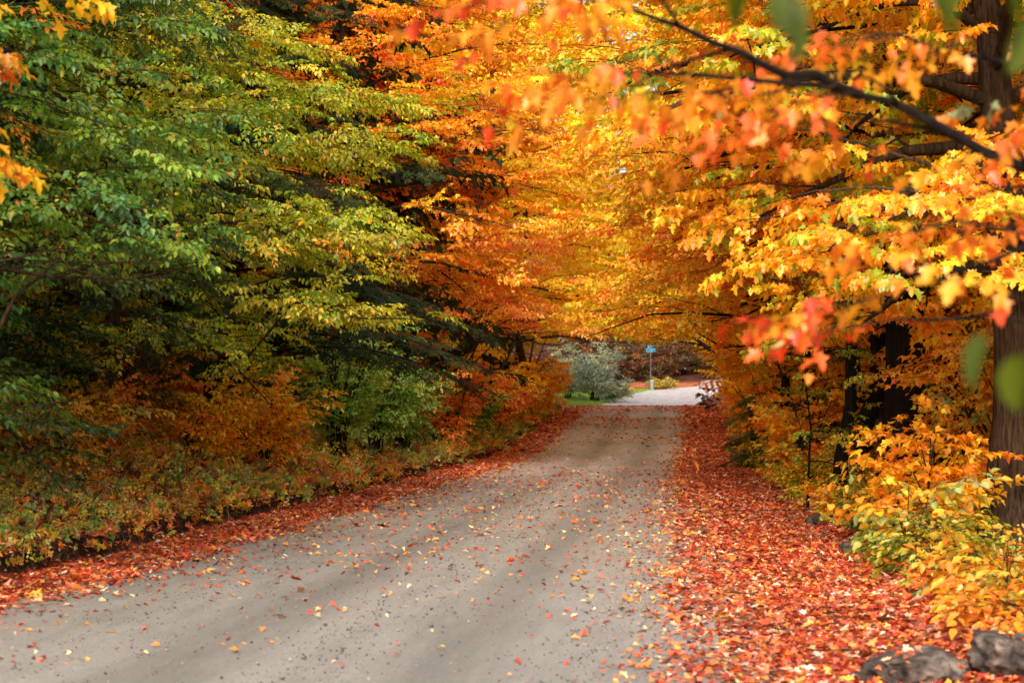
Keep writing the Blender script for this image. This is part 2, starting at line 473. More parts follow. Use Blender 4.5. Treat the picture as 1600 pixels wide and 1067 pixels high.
# gravel road: a sheet following the ground, curving right beyond the crest
us = np.concatenate([np.linspace(-3.0, 2.95, 40)])
ysr = np.concatenate([np.arange(-25, 8, 1.5), np.arange(8, 40, .25), np.arange(40, 125, .5), np.arange(125, 176, .8)])
U, Yr = np.meshgrid(us, ysr)
edge = np.where(U < 0, 1 + .03 * wob(Yr, 9, 1.3, 5), 1 + .02 * wob(Yr, 4, 1.1, 6))
wide = 1 + .22 * sstep((22 - Yr) / 14) * (U < 0)
Xr = U * edge * wide + rc(Yr)
rut = -.02 * np.exp(-((U - 1.15) / .3) ** 2) - .02 * np.exp(-((U + .55) / .3) ** 2) + .008 * wob(Xr, Yr, 2.5, 7)
Zr = prof(Yr) + .012 + .035 * (1 - (U / 3) ** 2) + rut
V = np.stack([Xr, Yr, Zr], -1).reshape(-1, 3); nx = len(us)
i = np.arange(len(ysr) - 1)[:, None] * nx; j = np.arange(nx - 1)[None]
F = np.stack([i + j, i + j + 1, i + nx + j + 1, i + nx + j], -1).reshape(-1, 4)
trk = (np.exp(-((U - 1.15) / .35) ** 2) + np.exp(-((U + .55) / .35) ** 2)).reshape(-1)
C = lin('9a948b')[None] * (1.1 - .32 * trk[:, None])
farl = sstep((V[:, 1] - 119) / 3)[:, None]  # sunlight past the crest is painted in: paler road colour there
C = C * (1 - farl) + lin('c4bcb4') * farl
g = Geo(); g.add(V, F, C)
m, N, L, out = newmat('gravel_road')
at = N('Attribute', _attribute_name='Col'); ge = N('NewGeometry')
mp = N('Mapping'); mp.inputs['Scale'].default_value = (2.6, .3, 1); L(ge.outputs['Position'], mp.inputs[0])
n1 = N('TexNoise', Scale=1.2, Detail=6., Roughness=.6); L(mp.outputs[0], n1.inputs['Vector'])
r1 = ramp(N, [(.36, .86), (.5, .98), (.62, 1.06)]); L(n1.outputs[0], r1.inputs[0])
n2 = N('TexNoise', Scale=60., Detail=4., Roughness=.8); L(ge.outputs['Position'], n2.inputs['Vector'])
r2 = ramp(N, [(.25, .5), (.5, 1.), (.75, 1.45)]); L(n2.outputs[0], r2.inputs[0])
v = N('TexVoronoi', Scale=22.); L(ge.outputs['Position'], v.inputs['Vector'])
r3 = ramp(N, [(.06, .35), (.13, 1.)]); L(v.outputs['Distance'], r3.inputs[0])
n4 = N('TexNoise', Scale=1.7, Detail=5.); L(ge.outputs['Position'], n4.inputs['Vector']); r4 = ramp(N, [(.38, 0.), (.55, 1.)]); L(n4.outputs[0], r4.inputs[0])
x3 = N('MixRGB', _blend_type='MIX'); L(r4.outputs[0], x3.inputs[0]); x3.inputs[1].default_value = (1, 1, 1, 1); L(r3.outputs[0], x3.inputs[2])
c = at.outputs['Color']
for rr in (r1, r2, x3):
    q = N('MixRGB', _blend_type='MULTIPLY', Fac=1.); L(c, q.inputs[1]); L(rr.outputs[0], q.inputs[2]); c = q.outputs[0]
bp = N('Bump', Strength=.9, Distance=.02); L(n2.outputs[0], bp.inputs['Height'])
bp2 = N('Bump', Strength=.7, Distance=.06); L(n1.outputs[0], bp2.inputs['Height']); L(bp.outputs[0], bp2.inputs['Normal'])
p = N('BsdfPrincipled', Roughness=.8); p.inputs['Specular IOR Level'].default_value = .25
L(c, p.inputs['Base Color']); L(bp2.outputs[0], p.inputs['Normal']); L(p.outputs[0], out.inputs[0])
o = link('gravel_road', g.mesh('gravel_road', [m], True)); o['kind'] = 'structure'
M_ROAD = m

# leaf-strewn side road climbing beyond the junction
t = np.linspace(0, 1, 30); cx = 4.5 - 5.5 * t + 3.5 * t * t; cy = 154 + 34 * t
Vs = []
for k in np.linspace(-1, 1, 7):
    Vs.append(np.stack([cx + 1.8 * k * (1 - .3 * t), cy + 1.8 * k, zt(cx + 1.8 * k, cy + 1.8 * k) + .03], 1))
Vs = np.stack(Vs, 1).reshape(-1, 3); i = np.arange(29)[:, None] * 7; j = np.arange(6)[None]
g = Geo(); g.add(Vs, np.stack([i + j, i + j + 1, i + 7 + j + 1, i + 7 + j], -1).reshape(-1, 4), lin('b39a8c'))
o = link('side_road', g.mesh('side_road', [M_ROAD], True)); o['kind'] = 'structure'

# ------------------------------------------------------------------ palettes
GREEN = [('44702f', 3), ('5a8a4c', 1.8), ('6c8e34', 4), ('8ca038', 3), ('b4b040', 1.2), ('ea842c', .5)]
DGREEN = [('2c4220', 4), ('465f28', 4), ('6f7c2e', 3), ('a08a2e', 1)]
YGREEN = [('6f8a28', 3), ('98a42c', 4), ('b8b032', 4), ('dcc03c', 2), ('f4a02c', 1.2)]
GOLD = [('bcb834', 1.6), ('f4c230', 2), ('ffb42a', 5), ('ffa024', 4), ('f88828', 2)]
YGOLD = [('c8c840', 2), ('f4d840', 3.5), ('ffcc34', 5), ('ffb42c', 3), ('fc9c2c', 1)]
ORANGE = [('ffc832', 3), ('ffae28', 4.5), ('ff9824', 4), ('f8802a', 2.5), ('e4602c', .8)]
RUST = [('f8b442', 2), ('f4983c', 4), ('ec8040', 3), ('d86a44', 1.6), ('bcac44', 1)]
REDO = [('ffb83a', 2.5), ('fb9a34', 4), ('f47c34', 4), ('e85a30', 1.8), ('9ab894', .35)]
OLIVE = [('98a444', 3), ('b4b040', 3), ('dcb440', 3), ('f4a83c', 2.5), ('e0803e', 1)]
LGRN = [('74a040', 3), ('92b44c', 4), ('b2c658', 3), ('d8d054', 1)]
PALE = [('a0b47a', 2), ('b4b85c', 3), ('d8bc48', 3), ('f8b83c', 4), ('f89a34', 2.5)]
BROWN = [('4a2e22', 4), ('6b4228', 3), ('8a562e', 2), ('4c5228', 3), ('b87432', 1.5)]
GREY = [('98a288', 4), ('adb298', 3), ('7c8870', 3), ('bcb688', 1.5)]

ROADL = 'trees lining the verge opposite the big brown trunk'
# ---- left row
tree('beech_tree', 'green leaved tree hanging layered branches over the upper corner of the shady verge', -8.9, 17.5, 8.4, .14, 4.0, .16, GREEN, 'beech', nl=50, nsub=7, nspr=4, bias=.2, bs=.35, seed=1, group=ROADL, ls=1.05, el=(-.05, .9), roll=.32)
tree('maple_sapling', 'young maple with orange and yellow leaves above the green branches at the corner', -6.4, 11.5, 6.0, .07, 2.6, .61, [('f8c030', 4), ('f8a828', 4), ('e86a26', 1)], 'maple', 'maple', nl=10, nsub=3, nspr=2, bias=.1, bs=.35, seed=2, group=ROADL)
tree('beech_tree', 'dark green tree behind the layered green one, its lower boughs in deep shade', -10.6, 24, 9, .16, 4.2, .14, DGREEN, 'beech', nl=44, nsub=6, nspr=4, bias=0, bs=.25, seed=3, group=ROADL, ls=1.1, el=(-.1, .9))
tree('beech_tree', 'yellow green tree with flat layered sprays in front of the hemlock', -9.2, 31, 6.9, .17, 4.6, .3, YGREEN, 'beech', nl=40, nsub=7, nspr=4, bias=0, bs=.25, seed=4, group=ROADL, ls=1.15, el=(-.12, .8), roll=.32)
conifer('dark hemlock with drooping flat boughs behind the yellow green tree', -9.9, 41, 13.5, .22, 4.7, .12, 5, nl=85, bias=0, bs=.15)
conifer('second hemlock, taller, dark against the orange maples', -12, 52, 15, .24, 4.2, .15, 6, nl=70, scale=1.1)
tree('maple_tree', 'tall bright orange maple rising behind the hemlock', -9.3, 55, 16, .24, 5.6, .3, ORANGE, 'mid', 'lobed', nl=44, nsub=6, nspr=4, bias=0, bs=.3, seed=7, group=ROADL)
tree('beech_tree', 'low rusty orange tree spreading beside the green saplings', -8.8, 61, 10, .15, 4.6, .05, RUST, 'mid', nl=36, nsub=5, nspr=4, bias=0, bs=.3, seed=8, group=ROADL, el=(0, .9))
tree('maple_tree', 'orange and gold maple leaning over the road above the rusty tree', -8.3, 72, 18.5, .22, 5.6, .14, YGOLD + ORANGE[:2], 'mid', 'lobed', nl=44, nsub=6, nspr=4, bias=0, bs=.3, seed=9, group=ROADL)
tree('maple_tree', 'red orange maple with a green tinged crown midway to the road crest', -8.2, 84, 15, .2, 5., .1, YGOLD[1:] + ORANGE[:3], 'far', 'lobed', nl=40, nsub=5, nspr=3, bias=0, bs=.3, seed=10, group=ROADL)
tree('maple_tree', 'golden maple reaching over the road near the crest', -7.9, 97, 20, .2, 5.2, .2, YGOLD, 'far', 'lobed', nl=44, nsub=5, nspr=3, bias=0, bs=.35, seed=11, group=ROADL)
tree('maple_tree', 'last orange maple before the lawn at the road crest', -9.4, 110, 22, .22, 5.2, .22, YGOLD, 'far', 'lobed', nl=44, nsub=5, nspr=3, bias=0, bs=.3, seed=12, group=ROADL)
tree('maple_tree', 'tall orange maple deep behind the first hemlock', -14, 47, 15, .26, 5.4, .3, ORANGE, 'mid', 'quad', nl=40, nsub=5, nspr=3, seed=13, group=ROADL)
tree('maple_tree', 'tall red leaved maple behind the rusty orange tree', -13.5, 66, 19, .26, 5.6, .2, REDO[1:4], 'far', 'quad', nl=44, nsub=5, nspr=3, seed=14, group=ROADL)
tree('maple_tree', 'tall yellow maple behind the leaning orange and gold one', -13, 82, 22, .26, 6., .2, YGOLD, 'far', 'quad', nl=44, nsub=5, nspr=3, seed=15, group=ROADL)

# ---- right row
RG = 'trees along the leaf covered shoulder'
tree('maple_tree', 'stout brown trunk nearest the road with golden branches spread over it', 3.83, 24, 10.5, .37, 4.8, .34, GOLD[:2] + [('9aa82a', 3)] + GOLD[2:], 'maple', 'maple', nl=40, nsub=6, nspr=4, bias=pi, bs=.3, seed=21, group=RG, bark=M_BARK, ls=1.1, el=(0.05, .8))
tree('maple_tree', 'yellow green maple whose high boughs cross over the road above the nearest trunk', 5.8, 28, 10.5, .2, 5.6, .6, YGREEN + [('f4c030', 3)], 'maple', 'maple', nl=22, nsub=6, nspr=4, bias=pi, bs=.42, seed=20, group=RG, bark=M_BARKD, ls=1.05, el=(0., .6))
tree('maple_tree', 'thick dark trunk standing second behind the stout brown one', 3.6, 34, 13, .42, 4.8, .46, GOLD, 'mid', 'lobed', nl=40, nsub=6, nspr=4, bias=pi, bs=.3, seed=22, group=RG, bark=M_BARKD, ls=.85)
tree('maple_tree', 'leaning dark trunk next to the thick dark one', 3.1, 38, 12, .2, 3.4, .42, ORANGE, 'mid', 'lobed', nl=24, nsub=5, nspr=3, seed=23, group=RG, bark=M_BARKD, lean=(1.6, 0), bias=pi, bs=.2, ls=.85)
tree('maple_tree', 'slim straight black trunk close to the shoulder with orange leaves', 2.6, 34.5, 11, .13, 3.0, .42, GOLD[2:] + ORANGE[:2], 'mid', 'lobed', nl=22, nsub=5, nspr=3, seed=24, group=RG, bark=M_BARKD, bias=pi, bs=.2, ls=.85)
tree('maple_tree', 'yellow maple with a slim trunk standing back between the slim black one and the bend', 3.0, 46, 13, .17, 4.8, .2, GOLD, 'mid', 'lobed', nl=38, nsub=6, nspr=4, seed=25, group=RG, bark=M_BARKD, bias=pi, bs=.35)
tree('maple_tree', 'slender dark trunk between the yellow maple and the leaning one', 2.55, 51, 11, .14, 3.4, .4, GOLD, 'mid', 'lobed', nl=22, nsub=5, nspr=3, seed=38, group=RG, bark=M_BARKD, bias=pi, bs=.2, lean=(.5, 0))
tree('maple_tree', 'dark straight trunk just behind the leaning dark one', 3.75, 42, 11, .19, 3.4, .42, ORANGE, 'mid', 'lobed', nl=22, nsub=5, nspr=3, seed=39, group=RG, bark=M_BARKD, bias=pi, bs=.2)
tree('sapling', 'thin bare stemmed sapling at the edge of the leaf litter', 1.95, 33, 4.2, .024, 1.3, .22, YGREEN, 'bush', nl=14, nsub=2, nspr=2, seed=26, group=RG, bark=M_BARKD)
tree('maple_tree', 'golden orange maple arching over the middle of the road', 4.3, 56, 15.5, .24, 5.8, .18, GOLD[2:] + ORANGE[:1], 'mid', 'lobed', nl=44, nsub=6, nspr=4, seed=27, group=RG, bark=M_BARKD, bias=pi, bs=.35)
tree('maple_tree', 'broad trunked gold maple halfway to the crest', 2.9, 66, 15.5, .3, 5.2, .18, YGOLD[:4], 'mid', 'lobed', nl=40, nsub=6, nspr=4, seed=28, group=RG, bark=M_BARK, bias=pi, bs=.3)
tree('maple_tree', 'leaning trunk whose foot reaches the shoulder near the crest', 2.6, 76, 18, .2, 5.6, .13, YGOLD, 'far', 'lobed', nl=42, nsub=5, nspr=3, seed=29, group=RG, bark=M_BARKD, lean=(-1.2, 0), bias=pi, bs=.35)
tree('maple_tree', 'bright yellow maple meeting the opposite crowns above the road', 3.1, 89, 20, .22, 5.6, .16, YGOLD, 'far', 'lobed', nl=44, nsub=5, nspr=3, seed=30, group=RG, bark=M_BARKD, bias=pi, bs=.35)
tree('maple_tree', 'deep orange maple at the crest over the sunlit road', 3.8, 103, 22, .22, 5.6, .15, YGOLD[1:] + ORANGE[:2], 'far', 'lobed', nl=46, nsub=5, nspr=3, seed=31, group=RG, bark=M_BARKD, bias=pi, bs=.3)
tree('maple_tree', 'orange tree just beyond the crest beside the bend', 7.6, 118, 22, .2, 5., .1, ORANGE, 'far', 'lobed', nl=40, nsub=5, nspr=3, seed=32, group=RG, bark=M_BARKD, bias=pi, bs=.2)
tree('maple_tree', 'tall orange maple behind the thick dark trunk', 8.2, 31, 12, .3, 5.2, .12, ORANGE, 'mid', 'lobed', nl=40, nsub=5, nspr=3, seed=33, group=RG, bark=M_BARKD, bias=pi, bs=.2, ls=.85)
tree('maple_tree', 'tall gold maple well behind the leaning dark trunk', 8.4, 47, 14.5, .28, 5.6, .12, GOLD, 'mid', 'quad', nl=40, nsub=5, nspr=3, seed=34, group=RG, bark=M_BARKD)
conifer('small dark hemlock among the yellow bushes', 4.9, 62, 6, .1, 2.2, .04, 35, nl=40, group='dark hemlocks beside the road')
conifer('low hemlock sapling with one bough over the leaf litter', 2.5, 58, 2.6, .05, 1.2, .05, 36, nl=24, pal=[('4a6a34', 3), ('66803c', 3), ('2f4a26', 2)])
conifer('dark hemlock boughs behind the slim black trunk', 5.2, 41, 9, .14, 2.8, .1, 37, nl=46)

# ---- near trees whose trunks stand outside the frame
def near_tree(name, label, X, Y, H, tr, limbs, pal, kind, shape, seed, ls=1., upper=6, dens=1., group=None, kw=1.):
    rng = np.random.default_rng(seed); gt = Geo(); gc = Geo(); z0 = float(zt(X, Y)); off = np.array([X, Y, z0])
    ts = np.linspace(0, 1, 10); P = np.stack([.1 * np.sin(ts * 3), .08 * np.sin(ts * 4), ts * H - .1], 1)
    tube(gt, P, tr * (1 - .85 * ts), 12, rough=.03, rng=rng)
    O, D = [], []
    for lm, r0, n in limbs:
        lm = np.array(lm, float) - off
        tt = np.linspace(0, 1, len(lm)); t2 = np.linspace(0, 1, 14)
        Q = np.stack([np.interp(t2, tt, lm[:, k]) for k in range(3)], 1) + rng.normal(size=(14, 3)) * .012
        dress_limb(gt, rng, Q, r0, n, .55 * kw, 2, O, D, s0=.3, droop=-.15, k=7)
    for i in range(upper):
        q, _ = along(P, .6 + .38 * i / upper)
        dress_limb(gt, rng, curve(q, i * 2.4 + 1, .3, .0, H * .3, 6, rng), .03, 4, .7, 2, O, D)
    O = np.array(O); D = np.array(D)
    place(gc, rng, kind, shape, O, D, pal, .62, .3, ls)
    rt = root(name, label, 'tree', tuple(off), group)
    link('trunk', gt.mesh('trunk', [M_BARKD], True), rt); link('crown', gc.mesh('crown', [M_LEAF, M_TWIG]), rt)

near_tree('maple_tree', 'close maple reaching blurred orange red boughs across the top corner of the view', 3.2, 7.6, 8, .16, [
    ([(3.2, 7.6, 2.0), (2.2, 7.4, 2.3), (1.18, 7.2, 2.55), (.75, 7.1, 2.76), (.4, 7.0, 2.86), (-.2, 7.0, 2.87)], .034, 8),
    ([(.6, 7.05, 2.82), (.24, 6.7, 2.88), (-.16, 6.5, 3.0), (-.4, 6.4, 3.06)], .02, 3),
    ([(3.2, 7.6, 1.9), (2.0, 6.7, 2.1), (1.15, 6.3, 2.24), (.85, 6.2, 2.14), (.64, 6.1, 2.05)], .018, 2),
    ([(3.2, 7.6, 1.7), (2.2, 7.5, 1.95), (1.27, 7.5, 2.04), (.78, 7.45, 2.05)], .026, 0),
    ([(3.2, 7.6, 2.8), (2.0, 7.8, 3.0), (1.3, 7.7, 3.0), (.8, 7.6, 3.1)], .026, 5),
], [('f6a028', 3.5), ('f08a22', 4), ('e66c22', 3.5), ('d84a22', .9), ('9aa870', .2)], 'sparse', 'maple', 41, ls=.6)
# leafy twigs of a sapling that stands just outside the frame, very close
rng = np.random.default_rng(43); gt = Geo(); gc = Geo(); X0, Y0 = 1.75, 3.0; z0 = float(zt(X0, Y0)); off = np.array([X0, Y0, z0])
tube(gt, [(0, 0, -.1), (.02, .03, 1.2), (-.03, .02, 2.4), (.05, 0, 3.4)], [.035, .028, .018, .006], 8)
lv, lf = SH['round']
for lm in ([(1.72, 3.0, 1.9), (1.1, 3.0, 2.3), (.7, 3.0, 2.47), (.35, 3.02, 2.46), (.1, 3.05, 2.38)], [(1.73, 3.0, 1.4), (1.1, 3.0, 1.75), (.68, 2.98, 1.86), (.5, 2.97, 1.83)]):
    tube(gt, np.array(lm) - off, np.linspace(.010, .003, len(lm)), 5)
limbs = [np.array(l) for l in ([(1.72, 3.0, 1.9), (1.1, 3.0, 2.3), (.7, 3.0, 2.47), (.35, 3.02, 2.46), (.1, 3.05, 2.38)], [(1.73, 3.0, 1.4), (1.1, 3.0, 1.75), (.68, 2.98, 1.86), (.5, 2.97, 1.83)])]
for i in range(12):
    Q = curve((1.75, 3.0, z0 + 1.2 + i * .17), -1.6 + 2.6 * rng.random() if i % 2 else rng.uniform(.3, 1.5), .5, .1, rng.uniform(.5, .9), 6, rng)
    tube(gt, Q - off, np.linspace(.007, .002, 6), 4); limbs.append(Q)
LP = np.concatenate([np.concatenate([l[:-1] + (l[1:] - l[:-1]) * t for t in np.linspace(0, 1, 6)]) for l in limbs])
far_ = np.concatenate([l for l in limbs[2:]])
pts = [(.13, 3.05, 2.33), (.16, 3.02, 2.30), (.10, 3.05, 2.36), (.36, 3.0, 2.33), (.40, 3.0, 2.37), (.33, 3.03, 2.4), (.475, 3., 2.33), (.5, 3.02, 2.28), (.44, 2.98, 1.81), (.49, 2.99, 1.78), (.52, 2.97, 1.84), (.24, 3.04, 2.43), (.6, 3., 2.3), (.62, 3, 1.8), (.56, 3, 1.86)]
pts += [far_[rng.integers(0, len(far_))] + rng.normal(size=3) * (.08, .08, .04) for _ in range(130)]
for q in pts:
    q = np.array(q); near = LP[np.argmin(((LP - q) ** 2).sum(1))]
    dd_ = q - near; hd = math.atan2(dd_[1], dd_[0]) if np.hypot(*dd_[:2]) > .02 else rng.uniform(0, 6.28)
    R_ = rotm(np.array(hd), np.array(-1. + rng.normal() * .3), np.array(rng.normal() * .6))
    gc.add(q - off + .085 * (R_ @ lv.T).T, lf, lin('5c6c14') * rng.uniform(.6, 1.), 0)
    tube(gc, [near - off, (near + q) / 2 - off + (0, 0, .008), q - off], .0013, 3, None, 1)
rt = root('beech_sapling', 'very close green leaved sapling hanging a few blurred leaves into the corner', 'tree', tuple(off))
link('trunk', gt.mesh('trunk', [M_BARKD], True), rt); link('crown', gc.mesh('crown', [M_LEAF, M_TWIG]), rt)

# ---- shrubs of the left verge
LB = 'shrubs on the shady bank'
bushes = [
    ('olive and orange shrub under the dark green tree', -9.2, 23, 1.2, 1.1, OLIVE), ('amber leaved shrub beside the olive one', -8.9, 26.5, 1.2, 1.2, [('f0b43c', 3), ('e0a038', 3), ('b0a840', 2)]),
    ('low brownish orange shrub on the open bank', -9.2, 30, 1.3, 1.3, [('f49a3c', 3), ('e08038', 3), ('c0a03a', 3)]), ('bright orange shrub below the hemlock', -8.5, 34, 1.9, 1.4, ORANGE[:4] + [('f8cc3c', 3)]),
    ('yellow and orange shrub next to the bright orange one', -8.1, 37.5, 2.2, 1.3, GOLD[1:]), ('tall green sapling thicket before the rusty tree', -8.0, 45, 4.0, 1.5, LGRN),
    ('second green shrub, lower, spilling down the bank', -7.8, 49, 2.8, 1.4, LGRN[:3] + [('6a8a40', 2)]), ('dark green shrub at the foot of the rusty tree', -7.9, 55, 2.4, 1.4, [('5a7a3a', 3), ('7a9a44', 3), ('b0a844', 1)]),
    ('orange brown shrub under the rusty tree', -7.8, 62, 2.4, 1.5, RUST), ('green shrub with pale tips halfway up the verge', -7.8, 69, 2.6, 1.5, LGRN + [('4a6a30', 3)]),
    ('rusty shrub beneath the leaning maple', -7.6, 76, 2.8, 1.6, RUST), ('olive shrub near the top of the verge', -7.7, 84, 2.6, 1.6, OLIVE), ('orange shrub near the top of the verge', -7.5, 92, 2.8, 1.7, ORANGE),
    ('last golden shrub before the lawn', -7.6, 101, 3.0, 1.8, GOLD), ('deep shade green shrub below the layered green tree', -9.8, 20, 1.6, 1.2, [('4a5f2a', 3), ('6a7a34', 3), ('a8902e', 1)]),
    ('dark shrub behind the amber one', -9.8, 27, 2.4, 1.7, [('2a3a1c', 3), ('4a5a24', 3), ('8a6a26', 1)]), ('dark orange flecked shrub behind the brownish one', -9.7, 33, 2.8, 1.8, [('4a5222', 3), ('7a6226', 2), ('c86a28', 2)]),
]
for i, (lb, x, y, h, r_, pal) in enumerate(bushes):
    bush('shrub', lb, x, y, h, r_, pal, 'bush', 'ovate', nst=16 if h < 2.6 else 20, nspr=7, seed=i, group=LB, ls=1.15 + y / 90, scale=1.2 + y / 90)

US = 'leafy understory saplings among the dark trunks'
for i, (lb, x, y, h_, r_, pal) in enumerate([
        ('orange understory sapling just behind and beside the thick dark trunk', 4.5, 32.5, 3.6, 1.0, ORANGE[:4]), ('amber understory sapling at the shoulder past the slim black trunk', 2.3, 40, 2.8, 1.0, GOLD[1:]),
        ('gold understory sapling at the slender dark trunk', 2.5, 44, 4.0, 1.3, GOLD), ('orange understory sapling by the broad trunk', 2.7, 54, 4.2, 1.4, ORANGE[:4]), ('yellow understory sapling deep between the trunks', 4.7, 37, 4.2, 1.5, GOLD),
        ('orange understory sapling leaning out toward the shoulder near the crest', 2.5, 70, 4.6, 1.6, GOLD[2:] + ORANGE[:2]), ('golden understory sapling hanging by the sunlit bend', 3.0, 96, 5.0, 1.8, YGOLD),
        ('orange maple sapling left of the stout brown trunk', 2.75, 23.6, 2.0, .5, GOLD[2:] + ORANGE[:2])]):
    bush('understory_sapling', lb, x, y, h_, r_, pal, 'bush', 'lobed', nst=6, nspr=9, seed=150 + i, group=US, ls=1.3 + y / 90, scale=1.3 + y / 80, lo=.3, cat='sapling')

RB = 'bushes among the trunks beside the leaf litter'
bushes = [
    ('pale green and yellow broad leaved bush in front of the dark trunk', 2.35, 21.5, 1.15, .5, PALE, 'broad', 'round', .78), ('orange maple seedling clump between the two big trunks', 3.3, 26.5, 1.3, .5, [('f79a1e', 4), ('f0841c', 3), ('e8b030', 2)], 'bush', 'maple', 1.6),
    ('low yellow orange bush at the foot of the stout brown trunk', 2.7, 17.2, .6, .45, PALE[2:] + [('e8842a', 2)], 'broad', 'ovate', .75), ('green and amber bush beside the low yellow one', 2.45, 20.2, .75, .6, [('8a8e2c', 3), ('b4a632', 3), ('5f7a2e', 3), ('d08a2c', 1)], 'broad', 'ovate', .6),
    ('orange leaved bush close to the rocks', 2.6, 15.0, .42, .4, [('f0a02c', 3), ('e8802a', 3), ('c9b04a', 2)], 'broad', 'ovate', .7), ('tiny orange seedlings by the slim black trunk', 2.35, 29.5, .75, .45, ORANGE, 'bush', 'ovate', 1.1),
    ('olive bush spreading over the litter edge', 2.5, 26.0, .9, .7, [('8f8f2a', 3), ('b8a42c', 3), ('6a7a2a', 3)], 'bush', 'ovate', 1.3), ('yellow bush behind the thin sapling', 2.3, 37, 1.2, .8, YGREEN + [('f0b028', 3)], 'bush', 'ovate', 1.3),
    ('gold bush under the yellow maple', 2.4, 42.5, 1.3, .9, GOLD, 'bush', 'ovate', 1.5), ('amber bush between slim trunks', 3.1, 39, 1.5, 1.0, GOLD[2:] + [('a89a30', 2)], 'bush', 'ovate', 1.4),
    ('green yellow bush at the bend of the shoulder', 2.5, 50, 1.3, .9, YGREEN, 'bush', 'ovate', 1.7), ('orange bush by the broad trunk', 3.6, 57, 1.6, 1.1, ORANGE, 'bush', 'ovate', 1.9),
    ('grey green bush at the foot of the broad trunk', 2.1, 60, .9, .7, [('6a8050', 3), ('86925a', 3), ('a8a04a', 1)], 'bush', 'ovate', 1.6), ('gold bush near the crest', 3.3, 73, 2.6, 1.4, GOLD, 'bush', 'ovate', 2.2),
    ('orange bush at the crest', 3.0, 88, 2.8, 1.5, ORANGE[:3], 'bush', 'ovate', 2.4), ('bush of small orange leaves beyond the crest', 3.0, 106, 2.4, 1.3, GOLD[2:] + ORANGE[:2], 'bush', 'ovate', 2.4),
    ('yellow leaved bush deep between the big trunks', 4.8, 30, 2.8, 1.4, PALE + [('f0a028', 4)], 'bush', 'ovate', 1.6), ('dark green bush behind the orange seedling clump', 5.6, 27, 2.2, 1.5, [('2f4520', 3), ('4a5f28', 3), ('8a7a28', 1)], 'bush', 'ovate', 1.5),
]
for i, (lb, x, y, h, r_, pal, kd, shp, ls_) in enumerate(bushes):
    bush('bush', lb, x, y, h, r_, pal, kd, shp, nst=7 if kd == 'broad' else 11, nspr=5 if kd == 'broad' else 6, seed=40 + i, group=RB, ls=ls_, scale=1. + y / 100)

# ---- beyond the crest
bush('willow_shrub', 'pale grey green arching shrub beside the lawn', -6.2, 134, 3.6, 2.2, GREY, 'bush', 'ovate', nst=26, nspr=8, seed=70, group=None, ls=2.2, scale=2.2)
bush('shrub', 'dull green rounded shrub behind the pale arching one', -8.2, 137, 3.0, 2.2, [('9aac74', 3), ('b4c08c', 3), ('7a8a5c', 2)], 'bush', 'ovate', nst=20, nspr=7, seed=71, group=None, ls=2.2, scale=2.)
bush('willow_shrub', 'smaller pale shrub at the road side of the big arching one', -4.9, 131, 2.0, 1.3, GREY, 'bush', 'ovate', nst=18, nspr=7, seed=75, group=None, ls=2., scale=1.8)
bush('willow_shrub', 'tall pale shrub behind the lawn, against the dark hillside', -7.4, 148, 4.2, 2.4, GREY[:2] + [('b0b088', 3)], 'bush', 'ovate', nst=26, nspr=8, seed=76, group=None, ls=2.2, scale=2.2)
bush('flower_clump', 'round bright yellow clump on the lawn', -4.6, 141, 1.0, .75, [('e8c82c', 4), ('d8b82c', 3), ('b8a830', 1)], 'bush', 'ovate', nst=16, nspr=6, seed=72, group=None, ls=1.6, scale=1.2, cat='plant')
bush('shrub', 'straw coloured weeds at the foot of the street sign', -1.9, 152.5, 1.1, 1.3, [('a8a04a', 3), ('c8a84a', 3), ('7a8a3a', 2), ('c87a4a', 1)], 'bush', 'ovate', nst=18, nspr=5, seed=73, group=None, ls=2., scale=1.6)
bush('shrub', 'dark red shrub with drooping leaves at the road bend', 1.05, 104, 1.7, .55, [('3a1614', 4), ('5a2018', 2)], 'weed', 'ovate', nst=5, nspr=4, seed=74, group=None, ls=2.6, scale=1.4)
rng = np.random.default_rng(8)
for i in range(46):
    x = rng.uniform(-14, 12); y = rng.uniform(184, 222)
    bush('hillside_shrub', 'dark brown leafless looking shrub on the far hillside', x, y, rng.uniform(2.5, 4.), 2.4, BROWN, 'bush', 'quad', nst=12, nspr=6, seed=200 + i, group='brown shrubs on the far hillside', ls=3., scale=2.8)

# forest standing further back: prototypes copied with shared mesh data
def copy_tree(src, x, y, rz, s, label, group):
    r = src.copy(); COL.objects.link(r); r.location = (x, y, float(zt(x, y))); r.rotation_euler = (0, 0, rz); r.scale = (s, s, s)
    r['label'] = label; r['group'] = group
    for ch in list(src.children):
        c = ch.copy(); COL.objects.link(c); c.parent = r
    return r
FB = 'forest trees standing behind the roadside rows'
LBL = ['orange leaved forest tree standing behind the roadside rows', 'gold leaved forest tree standing behind the roadside rows', 'dark green forest tree standing behind the roadside rows', 'rusty red forest tree standing behind the roadside rows']
KW = dict(kind='back', shape='quad', nl=34, nsub=5, nspr=3, group=FB, bark=M_BARKD)
protos = [tree('forest_tree', LBL[0], -17, 70, 20, .24, 5., .05, ORANGE, seed=81, **KW),
          tree('forest_tree', LBL[1], -17, 95, 21, .24, 5., .05, GOLD, seed=82, **KW),
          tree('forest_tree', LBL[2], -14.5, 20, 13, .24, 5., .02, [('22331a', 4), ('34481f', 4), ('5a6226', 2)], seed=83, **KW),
          tree('forest_tree', LBL[3], -18, 57, 20, .24, 5., .05, RUST[1:4] + REDO[2:4], seed=84, **KW)]
rng = np.random.default_rng(12)
spots = []
for y in np.arange(27, 118, 7.5): spots.append((-15 + rng.uniform(-1.2, 1.2), y + rng.uniform(-2, 2), 'L'))
